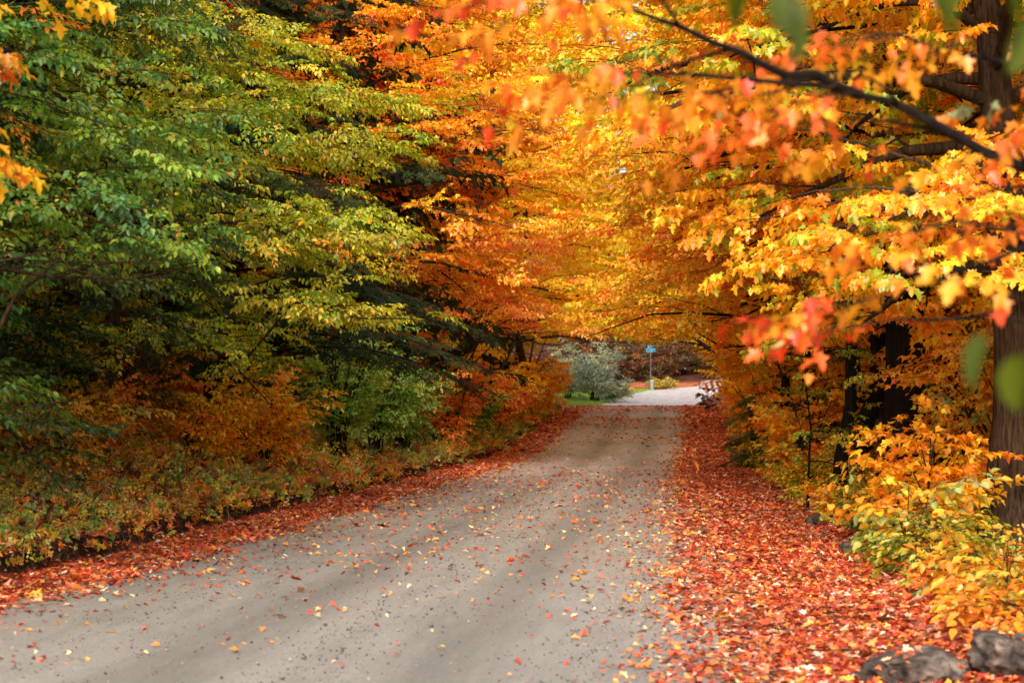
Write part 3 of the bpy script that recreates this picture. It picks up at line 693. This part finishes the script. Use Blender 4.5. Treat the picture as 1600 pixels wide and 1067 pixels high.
for y in np.arange(40, 126, 9.5): spots.append((-21.5 + rng.uniform(-1.5, 1.5), y + rng.uniform(-2, 2), 'L'))
for y in np.arange(27, 126, 8.5): spots.append((11 + rng.uniform(-1.4, 1.4), y + rng.uniform(-2, 2), 'R'))
for y in np.arange(44, 130, 10): spots.append((17.5 + rng.uniform(-1.4, 1.4), y + rng.uniform(-2, 2), 'R'))
for x in np.arange(-40, 34, 5.2):
    spots.append((x + rng.uniform(-1.5, 1.5), rng.uniform(228, 244), 'F'))
    if abs(x + 1) > 13: spots.append((x + rng.uniform(-1.5, 1.5), rng.uniform(150, 190), 'F'))
for x in np.arange(-36, 30, 6.5): spots.append((x, rng.uniform(262, 280), 'F'))
for x, y, s in spots:
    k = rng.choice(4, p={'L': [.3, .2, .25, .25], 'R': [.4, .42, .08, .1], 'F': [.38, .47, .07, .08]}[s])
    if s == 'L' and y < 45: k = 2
    if s == 'R' and y < 50 and rng.random() < .35: k = 2
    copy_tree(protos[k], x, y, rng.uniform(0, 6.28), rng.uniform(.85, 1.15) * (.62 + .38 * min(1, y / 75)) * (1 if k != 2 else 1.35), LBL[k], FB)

# bare grey tree showing its twigs in the gap above the road
rng = np.random.default_rng(77); gt = Geo(); P = curve((0, 0, -.1), 0, 1.5, 1.5, 13, 10, rng, .03); tube(gt, P, np.linspace(.2, .03, 10), 10)
for i in range(34):
    q, _ = along(P, .3 + .68 * i / 34); Q = curve(q, i * 2.4, .7, .4, rng.uniform(2.5, 4.5), 7, rng, .15); tube(gt, Q, np.linspace(.05, .012, 7), 4)
    for j in range(7):
        o, d = along(Q, .25 + .1 * j); tube(gt, curve(o, math.atan2(d[1], d[0]) + (1 if j % 2 else -1) * .8, .5, .4, 1.5, 5, rng, .2), np.linspace(.02, .006, 5), 3)
rt = root('bare_tree', 'leafless grey tree in the gap between the golden crowns', 'tree', (1.2, 122, float(zt(1.2, 122)))); rt.location = (5.6, 124, float(zt(5.6, 124)))
link('trunk', gt.mesh('trunk', [M_BARKG], True), rt)

# ------------------------------------------------------------------ fallen leaves
RED = [('b83c26', 2), ('cf5230', 4), ('e26c3a', 5), ('ee8a46', 4), ('eeaa8a', 3), ('f0cdb0', 1.2), ('f0a040', 1.6), ('8a2c1c', 3), ('b85c48', 3.5), ('80503a', 3)]
ROADC = [('d8562a', 4), ('ee8a3a', 4), ('f2b070', 2.5), ('f0c898', 1.6), ('f2a02e', .6), ('a83a20', 3), ('7a4a34', 2)]
def leaves_on_ground(name, label, X, Y, pal, rng, lift, size, shape='maple'):
    n = len(X); Z = zt(X, Y)
    u = X - rc(Y); on = np.abs(u) < 2.9
    Z = np.where(on, prof(Y) + .012 + .035 * (1 - (u / 3) ** 2) + .01, Z) + lift
    lv, lf = SH[shape]; k = len(lv)
    R = rotm(rng.uniform(0, 6.28, n), rng.normal(size=n) * .22, rng.normal(size=n) * .28)
    lvv = lv[None] * np.stack([np.ones(n), rng.uniform(.75, 1.05, n), rng.uniform(-1.2, 2.2, n)], 1)[:, None]
    Vv = np.stack([X, Y, Z], 1)[:, None] + size[:, None, None] * np.einsum('nij,nvj->nvi', R, lvv)
    g = Geo(); C = pick_cols(rng, pal, n, 1, jit=.17) * np.clip(.86 + .22 * wob(X, Y, 1.6, 5) + .1 * wob(X, Y, 5., 1), .5, 1.15)[:, None, None]
    g.add(Vv.reshape(-1, 3), (lf[None] + (np.arange(n) * k)[:, None, None]).reshape(-1, lf.shape[1]), np.repeat(C.reshape(-1, 3), k, 0))
    o = link(name, g.mesh(name, [M_LITTER])); o['kind'] = 'stuff'; o['label'] = label
rng = np.random.default_rng(99)
n = 560000
Y = 9 * (124 / 9.) ** rng.random(n) ; X = rng.uniform(-9.2, 4.9, n); u = X + 2.75
we = Y / 40.                                                    # proposal density is ~1/Y: undo part of it
dl = ledge(Y) - u; er = u - 2.75 + .25 * wob(X, Y, .7, 8)
dens = sstep((er + 1.1) / 1.5) ** 1.8 * (1 - .75 * sstep((u - 4.7) / .6)) * (1 - .6 * sstep((wob(X, Y, 1.9, 9) - .25) / .4) * sstep((4.4 - u) / .8) * (u < 3.9))
eL = -(u + 2.95 + .25 * sstep((22 - Y) / 10)) + .22 * wob(Y, 2, .8, 9)
dens = np.maximum(dens, sstep((eL + .8) / 1.05) ** 1.6 * np.where(dl < -.03, 1., .55))
road = .006 + .035 * np.clip(wob(X, Y, 1.3, 4) * 1.6 - .35, 0, 1) + .18 * sstep((Y - 70) / 25) * np.clip(.5 + wob(X, Y, .5, 2), 0, 1) + .10 * sstep((u - 1.5) / 1.3) + .08 * sstep((-u - 1.3) / 1.6) + .04 * sstep((Y - 14) / 8) * (1 - sstep((Y - 45) / 15))
dens = np.maximum(dens, road)
keep = rng.random(n) < dens * np.clip(we, .38, 1.)
X, Y = X[keep], Y[keep]; on = np.abs(X + 2.75) < 2.6
size = np.clip(.046 + .0006 * Y, .046, .11) * np.exp(rng.normal(size=len(X)) * .33)
leaves_on_ground('fallen_leaves', 'carpet of red and orange maple leaves along both edges of the gravel road', X[~on], Y[~on], RED, rng, rng.random((~on).sum()) ** 2 * .035 + .006, size[~on])
leaves_on_ground('scattered_leaves', 'orange and pale leaves scattered over the gravel', X[on], Y[on], ROADC, rng, rng.random(on.sum()) * .008 + .004, size[on] * .82)
bpy.data.objects['scattered_leaves'].name = 'scattered_fallen_leaves'
print('ground leaves', len(X)); print('tris', sum(len(o.data.polygons) for o in COL.all_objects if o.type=='MESH'))
# leaf in mid-air
g = Geo(); lv, lf = SH['maple']; g.add(.095 * (rotm(np.array(.6), np.array(-.9), np.array(.5)) @ lv.T).T, lf, lin('fca81a'))
tag(link('falling_leaf', g.mesh('falling_leaf', [M_LEAF]), None, (.06, 18, 1.23)), 'single golden leaf in mid air above the road', 'leaf')

# stones on the road
rng = np.random.default_rng(4); n = 13000
Y = 9.5 * (60 / 9.5) ** rng.random(n); U = np.where(rng.random(n) < .5, rng.uniform(-3.4, 3.0, n), rng.choice([-1.6, .3, 2.2], n) + rng.normal(size=n) * .28); Z = prof(Y) + .012 + .035 * (1 - (U / 3) ** 2) + .004
ic = np.array([(1, 0, 0), (-1, 0, 0), (0, 1, 0), (0, -1, 0), (0, 0, .7), (0, 0, -.7)], float)
fc = np.array([(0, 2, 4), (2, 1, 4), (1, 3, 4), (3, 0, 4), (2, 0, 5), (1, 2, 5), (3, 1, 5), (0, 3, 5)])
s = rng.gamma(1.6, .0026, n) + .0025
Vv = np.stack([U - 2.75, Y, Z], 1)[:, None] + (s[:, None, None] * np.einsum('nij,vj->nvi', rotm(rng.random(n) * 6, rng.normal(size=n) * .3, rng.normal(size=n) * .3), ic) * rng.uniform(.7, 1.3, (n, 6, 1)))
cc = np.array([lin(c) for c in ('3a3a3c', '55585e', '6a6c70', '8a8782', '4a4038')])[rng.integers(0, 5, n)]
g = Geo(); g.add(Vv.reshape(-1, 3), (fc[None] + (np.arange(n) * 6)[:, None, None]).reshape(-1, 3), np.repeat(cc, 6, 0))
m, N, L, out = newmat('pebble'); at = N('Attribute', _attribute_name='Col'); p = N('BsdfPrincipled', Roughness=.75); L(at.outputs['Color'], p.inputs['Base Color']); L(p.outputs[0], out.inputs[0])
o = link('gravel', g.mesh('gravel', [m])); o['kind'] = 'stuff'; o['label'] = 'loose dark and grey stones on the road'

# ------------------------------------------------------------------ ground cover on the bank and among the trunks
def cover(name, label, X, Y, palf, rng, ls0=1.):
    g = Geo(); n = len(X); Z = zt(X, Y) + .01
    Dv = np.stack([rng.normal(size=n) * .8, rng.normal(size=n) * .8, rng.uniform(.25, 1.2, n)], 1)
    O = np.stack([X, Y, Z], 1)
    sel = palf(X, Y)
    for k, pal in enumerate(COVER):
        q = sel == k
        if q.any():
            for lo, hi in ((0, 30), (30, 60), (60, 200)):
                w_ = q & (Y >= lo) & (Y < hi)
                if w_.any():
                    f = {0: 1., 30: 1.35, 60: 1.9}[lo]
                    f2 = f * np.exp(rng.normal(size=w_.sum()) * .4) * np.where((np.abs(X[w_] - rc(Y[w_])) < 5.5), .62, 1.); place(g, rng, 'weed', 'ovate', O[w_], Dv[w_], pal, f2, .6, f * ls0, twigs=hi == 30)
    o = link(name, g.mesh(name, [M_LEAF, M_TWIG])); o['kind'] = 'stuff'; o['label'] = label
COVER = [[('8aa850', 3), ('a6b864', 3), ('7a9858', 3), ('c0c070', 2)], [('ccbc48', 3), ('ecc044', 3), ('a8ac44', 3)], [('f8a044', 3), ('e88840', 3), ('b87040', 2), ('fcc050', 2)], [('c07c50', 3), ('dc9a64', 3), ('94604a', 2), ('a8a850', 2)]]
rng = np.random.default_rng(31); n = 9500
Y = 11 * (116 / 11.) ** rng.random(n); dd = rng.random(n) ** 1.2 * 6.2 + .02; X = rc(Y) + ledge(Y) - dd
def pf(X, Y):
    a = .15 + wob(X, Y, .35, 6) + .7 * wob(X, Y, 1.9, 2) + np.random.default_rng(1).normal(size=len(X)) * .55 - .35 * (Y < 24) - .5 * ((Y > 50) & (Y < 95))
    return np.digitize(a, [-.25, .35, 1.0])
cover('undergrowth', 'mixed green and rusty ground plants covering the bank', X, Y, pf, rng, 1.1)
n = 4200; Y = 13 * (110 / 13.) ** rng.random(n); X = 1.9 + rng.random(n) ** .8 * 6
cover('undergrowth', 'yellow and green ground plants among the trunks', X, Y, lambda X, Y: np.digitize(wob(X, Y, .6, 6) + rng.normal(size=len(X)) * .6, [-.2, .7, 1.3]), rng, 1.2)
# grass and bare stems on the bank
rng = np.random.default_rng(16); n = 16000; Y = 11 * (112 / 11.) ** rng.random(n); X = rc(Y) + ledge(Y) - .03 - rng.random(n) ** 1.3 * 4.5
kp = wob(X, Y, 1.1, 7) + rng.normal(size=n) * .3 > .05; X, Y = X[kp], Y[kp]; n = len(X)
sc_ = 1 + Y / 60; hh = rng.gamma(4, .045, n) * (.8 + Y / 150); a_ = rng.uniform(0, 6.28, n)
B = np.stack([X, Y, zt(X, Y) - .01], 1); sx = np.stack([np.cos(a_), np.sin(a_), 0 * a_], 1) * (.0035 * sc_)[:, None]
ln_ = np.stack([rng.normal(size=n) * .4 + .25, rng.normal(size=n) * .4, 0 * a_], 1) * hh[:, None]
mid = B + ln_ * .35 + np.stack([0 * hh, 0 * hh, hh * .7], 1); tip = B + ln_ + np.stack([0 * hh, 0 * hh, hh * .95], 1)
cc = np.array([lin(c) for c in ('8a9a54', 'a8a468', 'c0a874', '6a7c40', '8c6a44')])[rng.integers(0, 5, n)]
q = np.arange(n)[:, None] * 5
g = Geo(); g.add(np.stack([B - sx, B + sx, mid + sx * .8, tip, mid - sx * .8], 1).reshape(-1, 3), q + np.arange(5)[None], np.repeat(cc, 5, 0))
o = link('grass', g.mesh('grass', [M_LEAF])); o['kind'] = 'stuff'; o['label'] = 'thin green and straw coloured grass on the bank'
# lawn grass beyond the crest
rng = np.random.default_rng(6); n = 26000; Y = rng.uniform(119, 154, n); X = rc(Y) - 3.0 - rng.random(n) * 9
g = Geo(); hh = rng.uniform(.05, .13, n); a_ = rng.uniform(0, 6.28, n)
B = np.stack([X, Y, zt(X, Y) - .01], 1); sx = np.stack([np.cos(a_), np.sin(a_), 0 * a_], 1) * .03
tip = B + np.stack([rng.normal(size=n) * .03, rng.normal(size=n) * .03, hh], 1)
cc = np.array([lin(c) for c in ('94b04c', 'a4ba58', '84a044')])[rng.integers(0, 3, n)]
g.add(np.stack([B - sx, B + sx, tip], 1).reshape(-1, 3), np.arange(3 * n).reshape(-1, 3), np.repeat(cc, 3, 0))
o = link('grass', g.mesh('grass', [M_LEAF])); o['kind'] = 'stuff'; o['label'] = 'short sunlit lawn beyond the crest'

# fallen twigs
rng = np.random.default_rng(64); g = Geo()
for _ in range(170):
    y = 11 * (70 / 11.) ** rng.random(); x = rng.uniform(.2, 2.6) if rng.random() < .6 else rng.uniform(-8.6, -5.9)
    Q = curve((0, 0, 0), rng.uniform(0, 6.28), 0, 0, rng.uniform(.15, .7), 6, rng, .3); Q[:, 0] += x; Q[:, 1] += y
    Q[:, 2] = zt(Q[:, 0], Q[:, 1]) + .035 + rng.random() * .02; tube(g, Q, np.linspace(.006, .002, 6), 4)
o = link('fallen_twigs', g.mesh('fallen_twigs', [M_TWIG])); o['kind'] = 'stuff'; o['label'] = 'dead twigs lying in the leaf litter'

# ------------------------------------------------------------------ rocks
from mathutils import noise as mn, Vector
import bmesh
m, N, L, out = newmat('rock'); tc = N('TexCoord'); n1 = N('TexNoise', Scale=5., Detail=9., Roughness=.65); L(tc.outputs['Object'], n1.inputs['Vector'])
r = ramp(N, [(.33, '1a1512'), (.5, '4c4038'), (.66, '84766a')]); L(n1.outputs[0], r.inputs[0])
n2 = N('TexNoise', Scale=40., Detail=5.); L(tc.outputs['Object'], n2.inputs['Vector']); b1 = N('Bump', Strength=.7, Distance=.02); L(n2.outputs[0], b1.inputs['Height'])
p = N('BsdfPrincipled', Roughness=.85); L(r.outputs[0], p.inputs['Base Color']); L(b1.outputs[0], p.inputs['Normal']); L(p.outputs[0], out.inputs[0]); M_ROCK = m
ROCKV = []
def rock(label, x, y, sx, sy, sz, seed, sink=.35, rz=0.):
    bm = bmesh.new(); bmesh.ops.create_icosphere(bm, subdivisions=6, radius=1.)
    of = Vector((seed * 3.1, seed * 1.7, seed * .9))
    for v in bm.verts:
        c = v.co.copy()
        q = mn.cell_vector(c * 1.3 + of)
        r_ = 1 + .32 * mn.noise(c * 1.1 + of) + .2 * abs(mn.noise(c * 2.6 + of)) + .16 * mn.noise(c * 5 + of) + .1 * abs(mn.noise(c * 11 + of)) + .05 * mn.noise(c * 24 + of)
        c = c * r_
        c.z = min(c.z, .72 + .1 * mn.noise(Vector((c.x * 2, c.y * 2, seed))) + .25 * c.x * (1 if seed % 2 else -.6))
        v.co = Vector((c.x * sx, c.y * sy, c.z * sz))
    bm.normal_update(); ROCKV.append(np.array([(x + v.co.x, y + v.co.y, v.co.z, v.normal.z) for v in list(bm.verts)[::7] if v.normal.z > .55]) + (0, 0, float(zt(x, y)) + sz * (1 - sink) - sz * .35, 0))
    me = bpy.data.meshes.new('rock'); bm.to_mesh(me); bm.free(); me.materials.append(M_ROCK)
    for p_ in me.polygons: p_.use_smooth = True
    o = link('rock', me, None, (x, y, float(zt(x, y)) + sz * (1 - sink) - sz * .35)); o.rotation_euler = (0, 0, rz)
    tag(o, label, 'rock', 'rocks at the edge of the leaf litter')
rock('flat topped grey rock half buried in leaves at the lower corner', 1.42, 12.9, .3, .4, .2, 1, .62)
rock('craggy dark rock beside the flat topped one', 2.14, 12.95, .3, .4, .24, 2, .5)
rock('small dark stone under the olive bush', 1.95, 24, .13, .16, .1, 4)
rock('small brown stone beside the thin sapling', 1.9, 29.5, .2, .25, .14, 5)

rng = np.random.default_rng(15); g = Geo(); lv, lf = SH['maple']
for Vr in ROCKV[:2]:
    Vr = Vr[rng.integers(0, len(Vr), 34)]; n = len(Vr)
    R_ = rotm(rng.uniform(0, 6.28, n), rng.normal(size=n) * .35, rng.normal(size=n) * .35); k = len(lv)
    Vv = (Vr[:, :3] + (0, 0, .012))[:, None] + (.065 * rng.uniform(.6, 1.2, n))[:, None, None] * np.einsum('nij,vj->nvi', R_, lv)
    g.add(Vv.reshape(-1, 3), (lf[None] + (np.arange(n) * k)[:, None, None]).reshape(-1, lf.shape[1]), np.repeat(pick_cols(rng, RED, n, 1).reshape(-1, 3), k, 0))
o = link('fallen_leaves', g.mesh('fallen_leaves', [M_LITTER])); o['kind'] = 'stuff'; o['label'] = 'leaves caught on the two rocks'

# ------------------------------------------------------------------ street sign and utility box beyond the crest
M_POLE = simplemat('galvanised_steel', '4a4f54', .45, .5, '666b70', 3.); M_BLADE = simplemat('sign_blue_green', '087a9c', .4, .5, '0a88a8', 5.); M_WHITE = simplemat('sign_white', 'dfe6e8', .5)
M_BOX = simplemat('box_green', '6f8a80', .5, .4, '8aa398', 4.)
def box(g, c, s, rz=0.):
    c = np.array(c); V = np.array([(x, y, z) for x in (-.5, .5) for y in (-.5, .5) for z in (-.5, .5)]) * s
    V = V @ np.array([[cos(rz), sin(rz), 0], [-sin(rz), cos(rz), 0], [0, 0, 1]]) + c
    g.add(V, np.array([(0, 1, 3, 2), (4, 6, 7, 5), (0, 4, 5, 1), (2, 3, 7, 6), (0, 2, 6, 4), (1, 5, 7, 3)]))
sx_, sy_ = -2.8, 150.; z0 = float(zt(sx_, sy_))
rt = root('street_sign', 'blue green street name sign on a thin metal pole beyond the crest', 'street sign', (sx_, sy_, z0))
g = Geo(); tube(g, [(0, 0, -.2), (0, 0, 1.5), (.02, 0, 3.15)], .035, 10); link('pole', g.mesh('pole', [M_POLE], True), rt)
for k, (z, rz, wd) in enumerate(((3.0, .15, .75), (3.24, .95, .75))):
    g = Geo(); box(g, (.02, 0, z), (wd, .05, .24), rz); b = link('sign_plate', g.mesh('sign_plate', [M_BLADE]), rt)
    g = Geo()
    for zz in (-.1, .1): box(g, (.02 , 0, z + zz), (wd - .06, .056, .014), rz)
    link('border', g.mesh('border', [M_WHITE]), b)
g = Geo(); box(g, (.02, 0, 3.14), (.1, .1, .05)); link('bracket', g.mesh('bracket', [M_POLE]), rt)
rt = root('utility_box', 'small pale green box standing at the foot of the street sign', 'utility box', (sx_ + .12, sy_ - 1.2, float(zt(sx_ + .12, sy_ - 1.2))))
g = Geo(); tube(g, [(0, 0, -.1), (0, 0, .1), (0, 0, .62), (0, 0, .66)], [.14, .12, .12, .11], 14); link('body', g.mesh('body', [M_BOX], True), rt)
g = Geo(); tube(g, [(0, 0, .6), (0, 0, .7), (0, 0, .82), (0, 0, .86)], [.15, .15, .13, .02], 14); link('cap', g.mesh('cap', [M_BOX], True), rt)
